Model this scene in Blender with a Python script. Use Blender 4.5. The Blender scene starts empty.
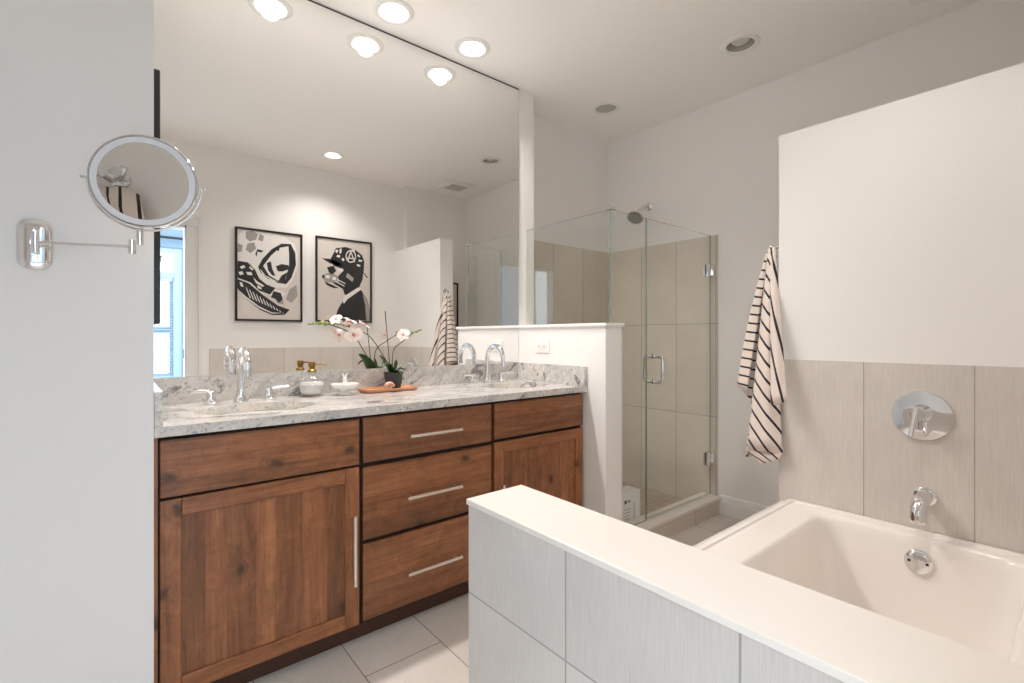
import bpy, bmesh, math, random
from mathutils import Vector, Matrix
random.seed(7)
SC = bpy.context.scene
COL = SC.collection
# ------------------------------------------------------------------ camera, sky, exposure
YAW = math.radians(50.428)            # the view's angle away from the vanity wall's direction
FPX, HORIZON = 483.926, 336.549
cam_data = bpy.data.cameras.new('camera')
cam = bpy.data.objects.new('camera', cam_data)
COL.objects.link(cam)
cam.location = (0, 0, 1.138)
cam.rotation_euler = (math.pi / 2, 0, YAW - math.pi / 2)
cam_data.sensor_width = 36
cam_data.lens = 36 * FPX / 1024
cam_data.shift_y = -(341.5 - HORIZON) / 1024
cam_data.clip_start = 0.02
SC.camera = cam
SC.view_settings.view_transform = 'Standard'
SC.view_settings.look = 'None'
SC.view_settings.gamma = 1
SC.view_settings.use_curve_mapping = False
SC.view_settings.exposure = 0.40
SC.cycles.use_denoising = True
SC.cycles.max_bounces = 14
SC.cycles.diffuse_bounces = 8
SC.cycles.glossy_bounces = 8
SC.cycles.transmission_bounces = 10
SC.cycles.transparent_max_bounces = 16
SC.cycles.sample_clamp_indirect = 4
SC.cycles.blur_glossy = 0.5
world = bpy.data.worlds.new('overcast_sky')
SC.world = world
world.use_nodes = True
WN = world.node_tree.nodes
bgn = WN.get('Background') or WN.new('ShaderNodeBackground')
bgn.inputs['Color'].default_value = (0.80, 0.91, 1.0, 1)
bgn.inputs['Strength'].default_value = 3.5
VANITY_W, TUB_W = 37, 25    # watts of the lit ceiling cans
WARM = (1.0, 0.95, 0.905)


# ------------------------------------------------------------------ node helpers
def srgb(r, g, b):
    f = lambda c: (c / 12.92) if c <= 0.04045 else ((c + 0.055) / 1.055) ** 2.4
    return (f(r / 255), f(g / 255), f(b / 255), 1)


class M:
    """a material under construction"""
    def __init__(s, name, col=(0.8, 0.8, 0.8, 1), rough=0.5, metal=0.0, **kw):
        s.m = bpy.data.materials.new(name)
        s.m.use_nodes = True
        s.t = s.m.node_tree
        s.b = s.t.nodes['Principled BSDF']
        s.b.inputs['Base Color'].default_value = col
        s.b.inputs['Roughness'].default_value = rough
        s.b.inputs['Metallic'].default_value = metal
        for k, v in kw.items():
            s.b.inputs[k.replace('_', ' ')].default_value = v
        s.m.diffuse_color = col

    def n(s, typ, ins=None, **props):
        nd = s.t.nodes.new('ShaderNode' + typ)
        for k, v in props.items():
            setattr(nd, k, v)
        for k, v in (ins or {}).items():
            s.put(nd.inputs[k], v)
        return nd

    def put(s, sock, v):
        if isinstance(v, bpy.types.NodeSocket):
            s.t.links.new(v, sock)
        elif isinstance(v, bpy.types.Node):
            s.t.links.new(v.outputs[0], sock)
        else:
            sock.default_value = v

    def math(s, op, a, b=0.0, c=0.0):
        return s.n('Math', {0: a, 1: b, 2: c}, operation=op).outputs[0]

    def coords(s, kind='Object'):
        return s.n('TexCoord').outputs[kind]

    def scale(s, vec, sc, loc=(0, 0, 0), rot=(0, 0, 0)):
        return s.n('Mapping', {'Vector': vec, 'Scale': sc, 'Location': loc, 'Rotation': rot}).outputs[0]

    def noise(s, vec, scale, detail=4, rough=0.5, dist=0.0):
        return s.n('TexNoise', {'Vector': vec, 'Scale': scale, 'Detail': detail, 'Roughness': rough, 'Distortion': dist}).outputs[0]

    def ramp(s, fac, stops):
        nd = s.n('ValToRGB', {'Fac': fac})
        els = nd.color_ramp.elements
        while len(els) < len(stops):
            els.new(0.5)
        for e, (p, c) in zip(els, stops):
            e.position = p
            e.color = c if len(c) == 4 else (*c, 1)
        return nd.outputs[0]

    def mix(s, fac, a, b, mode='MIX'):
        nd = s.n('Mix', data_type='RGBA', blend_type=mode)
        s.put(nd.inputs[0], fac)
        s.put(nd.inputs[6], a)
        s.put(nd.inputs[7], b)
        return nd.outputs[2]

    def col(s, c):
        s.put(s.b.inputs['Base Color'], c)
        return s

    def bump(s, h, strength=0.2, dist=0.01):
        s.put(s.b.inputs['Normal'], s.n('Bump', {'Height': h, 'Strength': strength, 'Distance': dist}).outputs[0])
        return s


def grey(v):
    return (v, v, v, 1)


def paint(name, c, rough=0.6):
    m = M(name, c, rough)
    n = m.noise(m.coords(), 90, 3)
    m.bump(n, 0.06, 0.002)
    n2 = m.noise(m.coords(), 1.3, 2)
    m.col(m.mix(n2, tuple(x * 0.97 for x in c[:3]) + (1,), c))
    return m.m


def wood(name, axis, boards=True):
    """knotty stained alder, grain along x or z, glued up from narrow boards"""
    m = M(name, srgb(128, 78, 46), 0.34)
    co = m.coords()
    rnd = m.n('ObjectInfo').outputs['Random']
    off = m.n('CombineXYZ', {0: m.math('MULTIPLY', rnd, 7.3), 1: m.math('MULTIPLY', rnd, 3.1), 2: m.math('MULTIPLY', rnd, 11.7)}).outputs[0]
    co = m.n('VectorMath', {0: co, 1: off}, operation='ADD').outputs[0]
    V = (lambda along, across, d=3: (along, d, across)) if axis == 'x' else (lambda along, across, d=3: (across, d, along))
    bfac = None
    if boards:
        sx = m.n('SeparateXYZ', {0: co}).outputs[2 if axis == 'x' else 0]
        wob = m.math('MULTIPLY', m.math('FLOOR', m.math('MULTIPLY', sx, 5.1)), 0.31)
        bid = m.math('FLOOR', m.math('ADD', m.math('MULTIPLY', sx, 12.0 if axis == 'z' else 9.0), wob))
        wn = m.n('TexWhiteNoise', {'W': bid}, noise_dimensions='1D')
        bfac = wn.outputs[0]
        sh = m.n('VectorMath', {0: wn.outputs['Color'], 1: V(9.0, 0.0, 4.0)}, operation='MULTIPLY').outputs[0]
        cb = m.n('VectorMath', {0: co, 1: sh}, operation='ADD').outputs[0]
    else:
        cb = co
    xyz = m.n('SeparateXYZ', {0: co}).outputs
    flat = m.n('CombineXYZ', {0: m.math('MULTIPLY', xyz[0 if axis == 'x' else 2], 4.2), 1: m.math('MULTIPLY', xyz[2 if axis == 'x' else 0], 6.2), 2: 0.0}).outputs[0]
    wq = m.n('TexNoise', {'Vector': co, 'Scale': 38.0, 'Detail': 3}).outputs['Color']
    flat = m.n('VectorMath', {0: flat, 1: m.n('VectorMath', {0: wq, 'Scale': 0.15}, operation='SCALE').outputs[0]}, operation='ADD').outputs[0]
    vo = m.n('TexVoronoi', {'Vector': flat, 'Scale': 1.0, 'Randomness': 1.0}, voronoi_dimensions='2D')
    vd = vo.outputs['Distance']
    keep = m.math('GREATER_THAN', m.n('SeparateColor', {0: vo.outputs['Color']}).outputs[0], 0.62)
    pull = m.math('MULTIPLY', m.ramp(vd, [(0.0, grey(1)), (0.10, grey(0.55)), (0.22, grey(0.15)), (0.38, grey(0))]), keep)
    low = m.noise(m.scale(cb, V(1.1, 11)), 1.0, 3, 0.5, 0.3)
    field = m.math('ADD', m.math('MULTIPLY', low, 1.0), m.math('MULTIPLY', pull, 0.32))
    rings = m.math('SINE', m.math('MULTIPLY', field, 62.0))
    rings = m.math('MULTIPLY_ADD', rings, 0.5, 0.5)
    fib = m.noise(m.scale(cb, V(5, 170, 40)), 1.0, 4, 0.65)
    mid = m.noise(m.scale(cb, V(2.4, 34, 12)), 1.0, 5, 0.6, 0.5)
    cl = m.ramp(mid, [(0.22, srgb(112, 67, 40)), (0.42, srgb(135, 84, 52)), (0.58, srgb(147, 94, 59)), (0.80, srgb(168, 112, 73))])
    cl = m.mix(0.26, cl, m.ramp(rings, [(0.0, grey(0.45)), (0.35, grey(0.95)), (1.0, grey(1.15))]), 'MULTIPLY')
    cl = m.mix(0.30, cl, m.ramp(fib, [(0.34, grey(0.55)), (0.5, grey(1.0)), (0.68, grey(1.3))]), 'MULTIPLY')
    chat = m.noise(m.scale(cb, V(11, 9, 5)), 1.0, 6, 0.66, 2.2)
    cl = m.mix(0.5, cl, m.ramp(chat, [(0.36, grey(0.62)), (0.45, grey(0.96)), (0.55, grey(1.04)), (0.64, grey(1.38))]), 'MULTIPLY')
    if boards:
        cl = m.mix(0.9, cl, m.ramp(bfac, [(0, grey(0.62)), (0.5, grey(0.88)), (1, grey(1.16))]), 'MULTIPLY')
    if not boards:
        cl = m.mix(1.0, cl, grey(1.08), 'MULTIPLY')
    kn = m.math('MULTIPLY', m.ramp(vd, [(0.0, grey(0.95)), (0.05, grey(0.8)), (0.085, grey(0.42)), (0.12, grey(0.30)), (0.14, grey(0.05)), (0.17, grey(0.16)), (0.28, grey(0))]), keep)
    cl = m.mix(kn, cl, srgb(60, 35, 22))
    m.col(cl)
    m.bump(fib, 0.06, 0.002)
    return m.m


def granite():
    m = M('white_granite', srgb(205, 200, 195), 0.12)
    co = m.coords()
    rot = m.scale(co, (1, 1, 1), rot=(0.35, 0.5, 0.45))
    big = m.noise(m.scale(rot, (2.2, 7, 7)), 1.2, 6, 0.62, 0.8)
    cl = m.ramp(big, [(0.30, srgb(160, 157, 156)), (0.45, srgb(194, 190, 186)), (0.6, srgb(214, 208, 201)), (0.75, srgb(194, 184, 174))])
    vein = m.noise(m.scale(rot, (1.5, 14, 14)), 1.0, 5, 0.58, 0.9)
    v = m.ramp(vein, [(0.58, grey(0)), (0.63, grey(0.8)), (0.67, grey(0.95)), (0.74, grey(0.1))])
    cl = m.mix(m.math('MULTIPLY', v, 0.85), cl, srgb(88, 82, 86))
    sp = m.noise(co, 95, 3, 0.6)
    cl = m.mix(m.ramp(sp, [(0.56, grey(0)), (0.68, grey(0.6))]), cl, srgb(110, 103, 103))
    sp2 = m.noise(co, 55, 2, 0.5)
    cl = m.mix(m.ramp(sp2, [(0.6, grey(0)), (0.7, grey(0.6))]), cl, srgb(232, 228, 222))
    return m.col(cl).m


def tile(name, c, U, u0, w, V=None, v0=0, h=1, streak=None, grout=None, shift=0.0, g=0.0035, rough=0.4, var=0.05):
    """tiles laid on a grid over the object's own coordinates; streak = axis the woven linen lines follow"""
    m = M(name, c, rough)
    co = m.coords()
    sp = m.n('SeparateXYZ', {0: co})
    u = m.math('DIVIDE', m.math('SUBTRACT', sp.outputs[U], u0), w)
    if V is not None:
        v = m.math('DIVIDE', m.math('SUBTRACT', sp.outputs[V], v0), h)
        u2 = m.math('MODULO', m.math('ABSOLUTE', m.math('FLOOR', u)), 2.0)
        v = m.math('ADD', v, m.math('MULTIPLY', u2, shift))
    def line(x, size):
        fr = m.math('FRACT', x)
        d = m.math('MINIMUM', fr, m.math('SUBTRACT', 1.0, fr))
        return m.math('LESS_THAN', m.math('MULTIPLY', d, size), g / 2)
    ln = line(u, w)
    cell = m.math('FLOOR', u)
    if V is not None:
        ln = m.math('MAXIMUM', ln, line(v, h))
        cell = m.math('ADD', cell, m.math('MULTIPLY', m.math('FLOOR', v), 17.3))
    wn = m.n('TexWhiteNoise', {'W': cell}, noise_dimensions='1D').outputs[0]
    cl = m.mix(wn, tuple(x * (1 - var) for x in c[:3]) + (1,), tuple(min(1, x * (1 + var)) for x in c[:3]) + (1,))
    if streak is not None:
        sc = [420, 420, 420]
        sc[streak] = 14
        st = m.noise(m.scale(co, tuple(sc)), 1.0, 3, 0.6)
        cl = m.mix(0.5, cl, m.ramp(st, [(0.3, grey(0.84)), (0.7, grey(1.12))]), 'MULTIPLY')
        cloud = m.noise(co, 5, 3, 0.5)
        cl = m.mix(0.5, cl, m.ramp(cloud, [(0.3, grey(0.9)), (0.7, grey(1.06))]), 'MULTIPLY')
    cl = m.mix(ln, cl, grout or tuple(x * 0.55 for x in c[:3]) + (1,))
    m.col(cl)
    m.bump(m.math('SUBTRACT', 1.0, ln), 0.3, 0.002)
    return m.m


def clear_glass(name, tint, power=1.0):
    """sheet glass: lets light through, mirrors by Fresnel"""
    m = M(name)
    t = m.t
    tr = m.n('BsdfTransparent', {'Color': tint})
    gl = m.n('BsdfGlossy', {'Color': (1, 1, 1, 1), 'Roughness': 0.0})
    back = m.n('NewGeometry').outputs['Backfacing']
    fr = m.n('Fresnel', {'IOR': m.math('SUBTRACT', 1.5, m.math('MULTIPLY', back, 1.5 - 1 / 1.5))})
    mx = m.n('MixShader', {0: m.math('MULTIPLY', fr.outputs[0], power), 1: tr.outputs[0], 2: gl.outputs[0]})
    out = t.nodes['Material Output']
    t.links.new(mx.outputs[0], out.inputs['Surface'])
    m.m.diffuse_color = (0.7, 0.85, 0.8, 0.3)
    return m.m


def glow(name, c, strength):
    m = M(name, c, 0.4)
    m.b.inputs['Emission Color'].default_value = c
    m.b.inputs['Emission Strength'].default_value = strength
    return m.m


# ------------------------------------------------------------------ materials
WALL = paint('warm_white_paint', srgb(238, 235, 232))
WALL_L = paint('left_wall_paint', srgb(234, 232, 230))
CEIL = paint('ceiling_paint', srgb(248, 245, 241), 0.8)
TRIM = paint('white_trim_paint', srgb(234, 232, 229), 0.35)
WOOD_H = wood('stained_alder_across', 'x')
WOOD_V = wood('stained_alder_upright', 'z')
WOOD_S = wood('stained_alder_frame_upright', 'z', False)
WOOD_R = wood('stained_alder_frame_across', 'x', False)
DARKWOOD = M('dark_stained_wood', srgb(70, 42, 27), 0.45).m
GAP = M('shadow_gap_wood', srgb(38, 24, 18), 0.7).m
GRANITE = granite()
QUARTZ = M('white_quartz', srgb(231, 224, 216), 0.3).m
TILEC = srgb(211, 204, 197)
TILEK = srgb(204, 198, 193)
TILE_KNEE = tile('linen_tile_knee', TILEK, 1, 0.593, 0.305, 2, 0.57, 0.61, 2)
TILE_KNEE_END = tile('linen_tile_knee_end', TILEC, 0, 0.60, 0.305, 2, 0.57, 0.61, 2)
TILE_TUB = tile('linen_tile_tub', TILEC, 1, 0.563, 0.305, None, streak=2)
TILE_TUB_S = tile('linen_tile_tub_long', TILEC, 0, 0.541, 0.305, None, streak=2)
SHC = srgb(212, 202, 188)
TILE_SHE = tile('shower_tile_side', SHC, 1, 1.856, 0.285, 2, 0.618, 0.605, 2, g=0.0055)
TILE_SHN = tile('shower_tile_back', SHC, 0, 2.10, 0.305, 2, 0.618, 0.605, 2, g=0.0055)
TILE_SHF = tile('shower_floor_mosaic', srgb(178, 160, 142), 0, 2.0, 0.05, 1, 1.5, 0.05, None, g=0.004, var=0.1)
TILE_CURB = tile('curb_tile', SHC, 0, 2.10, 0.61, None, streak=0)
TILE_FLOOR = tile('floor_tile', srgb(212, 204, 196), 0, 0.652, 0.2935, 1, 1.56, 0.60, 1, shift=0.5, grout=srgb(120, 112, 106), rough=0.45)
CHROME = M('polished_chrome', (0.80, 0.80, 0.81, 1), 0.06, 1.0).m
NICKEL = M('brushed_nickel', (0.78, 0.72, 0.66, 1), 0.28, 1.0).m
MIRROR = M('silvered_mirror', (0.90, 0.90, 0.89, 1), 0.0, 1.0).m
MIRROR_EDGE = M('mirror_edge', srgb(96, 98, 98), 0.3).m
GLASS = clear_glass('shower_glass', (0.975, 0.985, 0.978, 1), 0.9)
GLASS_EDGE = M('green_glass_edge', srgb(138, 158, 148), 0.15, Transmission_Weight=0.5, IOR=1.2).m
PANE = clear_glass('window_glass', (0.97, 0.99, 1.0, 1))
CERAMIC = M('glazed_white_ceramic', srgb(240, 237, 232), 0.1).m
ACRYLIC = M('white_tub_acrylic', srgb(238, 232, 226), 0.16).m
BLACK = M('black_frame_paint', srgb(26, 28, 30), 0.35).m
PAPER = M('print_paper', srgb(214, 206, 199), 0.5).m
INK = M('print_black_ink', srgb(38, 38, 40), 0.5).m
INKG = M('print_grey_ink', srgb(160, 153, 149), 0.5).m
INKW = M('print_white_ink', srgb(232, 228, 224), 0.5).m
PLASTIC = M('white_plastic', srgb(238, 235, 230), 0.3).m
SLOT = M('outlet_slot', srgb(84, 78, 74), 0.5).m
LENS_OFF = M('frosted_lens_unlit', srgb(182, 182, 170), 0.35).m
REFLECTOR = M('can_reflector', (0.66, 0.65, 0.64, 1), 0.28, 1.0).m
BAFFLE = M('satin_silver_baffle', srgb(222, 220, 214), 0.25, 0.5).m
BULB_OFF = M('unlit_frosted_bulb', srgb(214, 212, 200), 0.35).m
LIT = glow('lit_bulb', (1.0, 0.95, 0.88, 1), 9)
WIN_BACKLIT = M('window_backlit_tone', srgb(150, 172, 190), 0.4).m  # darkened blue-grey: backlit shade put into the colour of frames and blinds
BEDWALL = paint('bedroom_wall_paint', srgb(112, 136, 156))


# ------------------------------------------------------------------ mesh helpers
ORG = {}


def box(bm, x0, x1, y0, y1, z0, z1, bev=0.0, seg=2):
    vs = [bm.verts.new(p) for p in ((x0, y0, z0), (x1, y0, z0), (x1, y1, z0), (x0, y1, z0),
                                    (x0, y0, z1), (x1, y0, z1), (x1, y1, z1), (x0, y1, z1))]
    fs = [bm.faces.new([vs[i] for i in q]) for q in ((3, 2, 1, 0), (4, 5, 6, 7), (0, 1, 5, 4), (1, 2, 6, 5), (2, 3, 7, 6), (3, 0, 4, 7))]
    if bev:
        es = list({e for f in fs for e in f.edges})
        bmesh.ops.bevel(bm, geom=es, offset=bev, segments=seg, profile=0.5, affect='EDGES')
    return fs


def frame_of(ax):
    ax = Vector(ax).normalized()
    h = Vector((0, 0, 1)) if abs(ax.z) < 0.9 else Vector((1, 0, 0))
    u = h.cross(ax).normalized()
    return u, ax.cross(u), ax


def lathe(bm, prof, org=(0, 0, 0), ax=(0, 0, 1), seg=32, sx=1.0, sy=1.0):
    """profile of (radius, height) turned about an axis"""
    u, v, w = frame_of(ax)
    org = Vector(org)
    rings = []
    for r, h in prof:
        if r <= 1e-6:
            rings.append([bm.verts.new(org + w * h)])
        else:
            rings.append([bm.verts.new(org + w * h + u * (sx * r * math.cos(2 * math.pi * k / seg)) + v * (sy * r * math.sin(2 * math.pi * k / seg))) for k in range(seg)])
    for a, b in zip(rings, rings[1:]):
        for k in range(seg):
            j = (k + 1) % seg
            if len(a) == 1 and len(b) == 1:
                continue
            if len(a) == 1:
                bm.faces.new((a[0], b[k], b[j]))
            elif len(b) == 1:
                bm.faces.new((a[k], a[j], b[0]))
            else:
                bm.faces.new((a[k], a[j], b[j], b[k]))


def tube(bm, pts, r, seg=12, caps=True):
    pts = [Vector(p) for p in pts]
    rs = r if isinstance(r, (list, tuple)) else [r] * len(pts)
    t0 = (pts[1] - pts[0]).normalized()
    u, v, _ = frame_of(t0)
    rings = []
    for i, p in enumerate(pts):
        t = (pts[min(i + 1, len(pts) - 1)] - pts[max(i - 1, 0)]).normalized()
        u = (u - t * u.dot(t)).normalized()
        v = t.cross(u)
        rings.append([bm.verts.new(p + (u * math.cos(2 * math.pi * k / seg) + v * math.sin(2 * math.pi * k / seg)) * rs[i]) for k in range(seg)])
    for a, b in zip(rings, rings[1:]):
        for k in range(seg):
            j = (k + 1) % seg
            bm.faces.new((a[k], a[j], b[j], b[k]))
    if caps:
        bm.faces.new(rings[0][::-1])
        bm.faces.new(rings[-1])


def bez(pts, n=24):
    """smooth curve through points"""
    P = [Vector(p) for p in pts]
    P = [P[0] * 2 - P[1]] + P + [P[-1] * 2 - P[-2]]
    out = []
    for i in range(1, len(P) - 2):
        for k in range(n):
            t = k / n
            a, b, c, d = P[i - 1:i + 3]
            out.append(0.5 * ((2 * b) + (c - a) * t + (2 * a - 5 * b + 4 * c - d) * t * t + (3 * b - a - 3 * c + d) * t ** 3))
    out.append(P[-2])
    return out


def plate(bm, outer, holes, z0, z1):
    """flat slab with holes, given as loops of (x, y)"""
    edges = []
    for lp in [outer] + holes:
        vs = [bm.verts.new((x, y, z1)) for x, y in lp]
        edges += [bm.edges.new((vs[i], vs[(i + 1) % len(vs)])) for i in range(len(vs))]
    r = bmesh.ops.triangle_fill(bm, edges=edges, use_beauty=True)
    fs = [g for g in r['geom'] if isinstance(g, bmesh.types.BMFace)]
    ex = bmesh.ops.extrude_face_region(bm, geom=fs)
    vs = [g for g in ex['geom'] if isinstance(g, bmesh.types.BMVert)]
    bmesh.ops.translate(bm, verts=vs, vec=(0, 0, z0 - z1))


def prism(bm, poly, y0, y1):
    """outline in x, z given a thickness along y"""
    a = [bm.verts.new((x, y0, z)) for x, z in poly]
    b = [bm.verts.new((x, y1, z)) for x, z in poly]
    bm.faces.new(a)
    bm.faces.new(b[::-1])
    n = len(poly)
    for i in range(n):
        j = (i + 1) % n
        bm.faces.new((a[j], a[i], b[i], b[j]))


def ellipse(cx, cy, a, b, n=48):
    return [(cx + a * math.cos(2 * math.pi * k / n), cy + b * math.sin(2 * math.pi * k / n)) for k in range(n)]


def rrect(cx, cy, hx, hy, r, n=8):
    out = []
    for qx, qy, a0 in ((1, 1, 0), (-1, 1, 90), (-1, -1, 180), (1, -1, 270)):
        for k in range(n + 1):
            a = math.radians(a0 + 90 * k / n)
            out.append((cx + qx * (hx - r) + r * math.cos(a), cy + qy * (hy - r) + r * math.sin(a)))
    return out


def new():
    return bmesh.new()


def link(name, bm, mat, parent=None, origin=None, smooth=False, label=None):
    """one mesh object; geometry is given in room coordinates"""
    org = ORG[parent.name] if parent else Vector(origin or (0, 0, 0))
    bmesh.ops.translate(bm, verts=bm.verts, vec=-org)
    bmesh.ops.recalc_face_normals(bm, faces=bm.faces)
    me = bpy.data.meshes.new(name)
    bm.to_mesh(me)
    bm.free()
    mats = mat if isinstance(mat, (list, tuple)) else [mat]
    for x in mats:
        me.materials.append(x)
    if smooth:
        for p in me.polygons:
            p.use_smooth = True
        try:
            me.set_sharp_from_angle(angle=math.radians(40))
        except Exception:
            pass
    o = bpy.data.objects.new(name, me)
    COL.objects.link(o)
    if parent:
        o.parent = parent
    else:
        o.location = org
    ORG[o.name] = org
    if label:
        o['label'] = label
    return o


def by_axis(o, mx, my, mz):
    """different tiling on faces looking along x, y and z"""
    o.data.materials.clear()
    for x in (mx, my, mz):
        o.data.materials.append(x)
    for p in o.data.polygons:
        n = [abs(c) for c in p.normal]
        p.material_index = n.index(max(n))
    return o


def thing(name, label, cat, loc, group=None):
    o = bpy.data.objects.new(name, None)
    o.empty_display_size = 0.05
    COL.objects.link(o)
    o.location = loc
    ORG[o.name] = Vector(loc)
    return tag(o, label, cat, group)


def tag(o, label, cat, group=None):
    o['label'] = label
    o['category'] = cat
    if group:
        o['group'] = group
    return o


def struct(o):
    o['kind'] = 'structure'
    return o


def sbox(name, mat, *b, bev=0.0, parent=None):
    bm = new()
    box(bm, *b, bev=bev)
    o = link(name, bm, mat, parent)
    return o if parent else struct(o)


# ------------------------------------------------------------------ room shell
YM, XP0, XP1, YE = 2.260, 1.918, 2.046, 1.580     # mirror wall, half wall, its end
XB, YB, ZC = 3.017, 2.458, 2.653                  # far wall, shower back wall, ceiling
sbox('floor', TILE_FLOOR, -1.4, 3.2, -3.3, 2.7, -0.1, 0.0)
CANS = dict(v1=(0.561, 2.09), v2=(1.012, 2.09), v3=(1.458, 2.09), tub=(1.421, 0.444), off=(2.512, 1.18), shower=(2.524, 2.076))
bm = new()
plate(bm, [(-1.4, -0.12), (3.2, -0.12), (3.2, 2.7), (-1.4, 2.7)], [ellipse(x, y, 0.068, 0.068, 32) for x, y in CANS.values()], ZC, ZC + 0.14)
struct(link('ceiling', bm, CEIL))
sbox('wall_north', WALL, 0.09, XP1, YM, 2.70, 0, ZC)
sbox('wall_shower_back', WALL, XP1, 3.2, YB, 2.70, 0, ZC)
sbox('wall_east', WALL, XB, 3.2, -0.12, YB, 0, ZC)
sbox('wall_left', WALL_L, -1.3, 0.090, 1.68, 2.70, 0, ZC)
sbox('wall_west', WALL_L, -1.4, -1.3, -0.12, 2.70, 0, ZC)
DX0, DX1, DH = -0.47, 0.452, 2.0                    # doorway
bm = new()
box(bm, -1.3, DX0, -0.12, 0, 0, ZC)
box(bm, DX1, 2.286, -0.12, 0, 0, ZC)
box(bm, DX0, DX1, -0.12, 0, DH, ZC)
box(bm, 2.286, XB, -0.12, 0.085, 0, ZC)
struct(link('wall_south', bm, WALL))
# doorway casing
d = struct(link('door_1', (lambda b: (box(b, DX0 - 0.001, DX0 + 0.018, -0.121, 0.001, 0, DH), box(b, DX1 - 0.018, DX1 + 0.001, -0.121, 0.001, 0, DH), box(b, DX0, DX1, -0.121, 0.001, DH - 0.018, DH), b)[-1])(new()), TRIM))
bm = new()
for s, x in ((1, DX1 - 0.008), (-1, DX0 + 0.008)):
    for a, b, t in ((0.0, 0.022, 0.020), (0.022, 0.078, 0.013), (0.078, 0.104, 0.022)):
        box(bm, min(x + s * a, x + s * b), max(x + s * a, x + s * b), 0.0, t, 0, DH + 0.08)
for a, b, t in ((0.0, 0.022, 0.019), (0.022, 0.06, 0.012), (0.06, 0.085, 0.021)):
    box(bm, DX0 - 0.09, DX1 + 0.09, 0.0, t, DH + a, DH + b)
link('casing', bm, TRIM, d)
bm = new()
box(bm, DX1 - 0.021, DX1 - 0.017, -0.075, -0.045, 0.97, 1.04)
link('strike_plate', bm, DARKWOOD, d)
# shower half wall, partition beside the tub, knee wall before the tub
hw = sbox('wall_half_shower', WALL, XP0, XP1, YE, YM + 0.01, 0, 1.19)
bm = new()
box(bm, XP0 - 0.012, XP1 + 0.012, YE - 0.012, YM, 1.19, 1.207, 0.003)
link('cap', bm, TRIM, hw)
bm = new()
box(bm, XP1, XP1 + 0.008, YE + 0.0, YB, 0, 1.19)
by_axis(link('tile_facing', bm, TILE_SHE, hw), TILE_SHE, TILE_SHN, TILE_SHN)
XT, YT = 2.198, 0.868
pw = sbox('wall_partition_tub', WALL, XT, 2.330, 0.0, YT, 0, 1.995)
bm = new()
box(bm, XT - 0.009, XT, 0.0, YT - 0.004, 0.30, 1.042)
by_axis(link('tile_facing', bm, TILE_TUB, pw), TILE_TUB, TILE_KNEE_END, TILE_TUB)
XK0, XK1, YK, HK = 0.612, 0.766, 0.892, 0.777
kw = sbox('wall_knee_tub', TILE_KNEE, XK0, XK1, 0.0, YK, 0, HK - 0.0125)
by_axis(kw, TILE_KNEE, TILE_KNEE_END, TILE_KNEE)
bm = new()
box(bm, XK0 - 0.004, XK1 + 0.004, 0.0, YK + 0.004, HK - 0.0125, HK, 0.0015)
link('cap', bm, QUARTZ, kw)
sbox('wall_south_tile', TILE_TUB_S, 0.600, XT - 0.009, 0.0, 0.010, 0.30, 1.042)
# tub surround: tiled front and ledge on the open side
by_axis(sbox('trim_1', TILE_KNEE_END, XK1, XT, 0.800, 0.852, 0, 0.445), TILE_TUB, TILE_KNEE_END, TILE_TUB_S)
# shower tiles, floor, curb
by_axis(sbox('wall_east_tile', TILE_SHE, XB - 0.010, XB, 1.562, YB, 0, 1.795), TILE_SHE, TILE_SHE, TILE_SHE)
sbox('wall_shower_back_tile', TILE_SHN, XP1 + 0.008, XB - 0.010, YB - 0.010, YB, 0, 1.795)
sbox('floor_shower', TILE_SHF, XP1 + 0.008, XB - 0.010, 1.66, YB - 0.010, 0.0, 0.03)
cb = sbox('trim_2', TILE_CURB, XP1, XB - 0.0, 1.545, 1.66, 0, 0.095)
bm = new()
box(bm, XP1, XB - 0.010, 1.535, 1.665, 0.095, 0.112, 0.002)
link('curb_cap', bm, QUARTZ, cb)
def baseboard(name, pts):
    """moulded board: profile swept along straight runs, pts = (x0,y0,x1,y1,nx,ny)"""
    bm = new()
    for x0, y0, x1, y1, nx, ny in pts:
        prof = [(0, 0), (0.016, 0), (0.016, 0.085), (0.012, 0.092), (0.012, 0.10), (0.007, 0.118), (0, 0.125)]
        a = [bm.verts.new((x0 + nx * p, y0 + ny * p, z)) for p, z in prof]
        b = [bm.verts.new((x1 + nx * p, y1 + ny * p, z)) for p, z in prof]
        for i in range(len(prof)):
            j = (i + 1) % len(prof)
            bm.faces.new((a[i], a[j], b[j], b[i]))
        bm.faces.new(a)
        bm.faces.new(b[::-1])
    return struct(link(name, bm, TRIM))
baseboard('baseboard_east', [(XB, 1.545, XB, 0.085, -1, 0)])
baseboard('baseboard_left', [(-1.3, 1.68, 0.09, 1.68, 0, -1)])
baseboard('baseboard_partition', [(2.330, 0.085, 2.330, YT, 1, 0), (XT, YT, 2.330, YT, 0, 1)])

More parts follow.
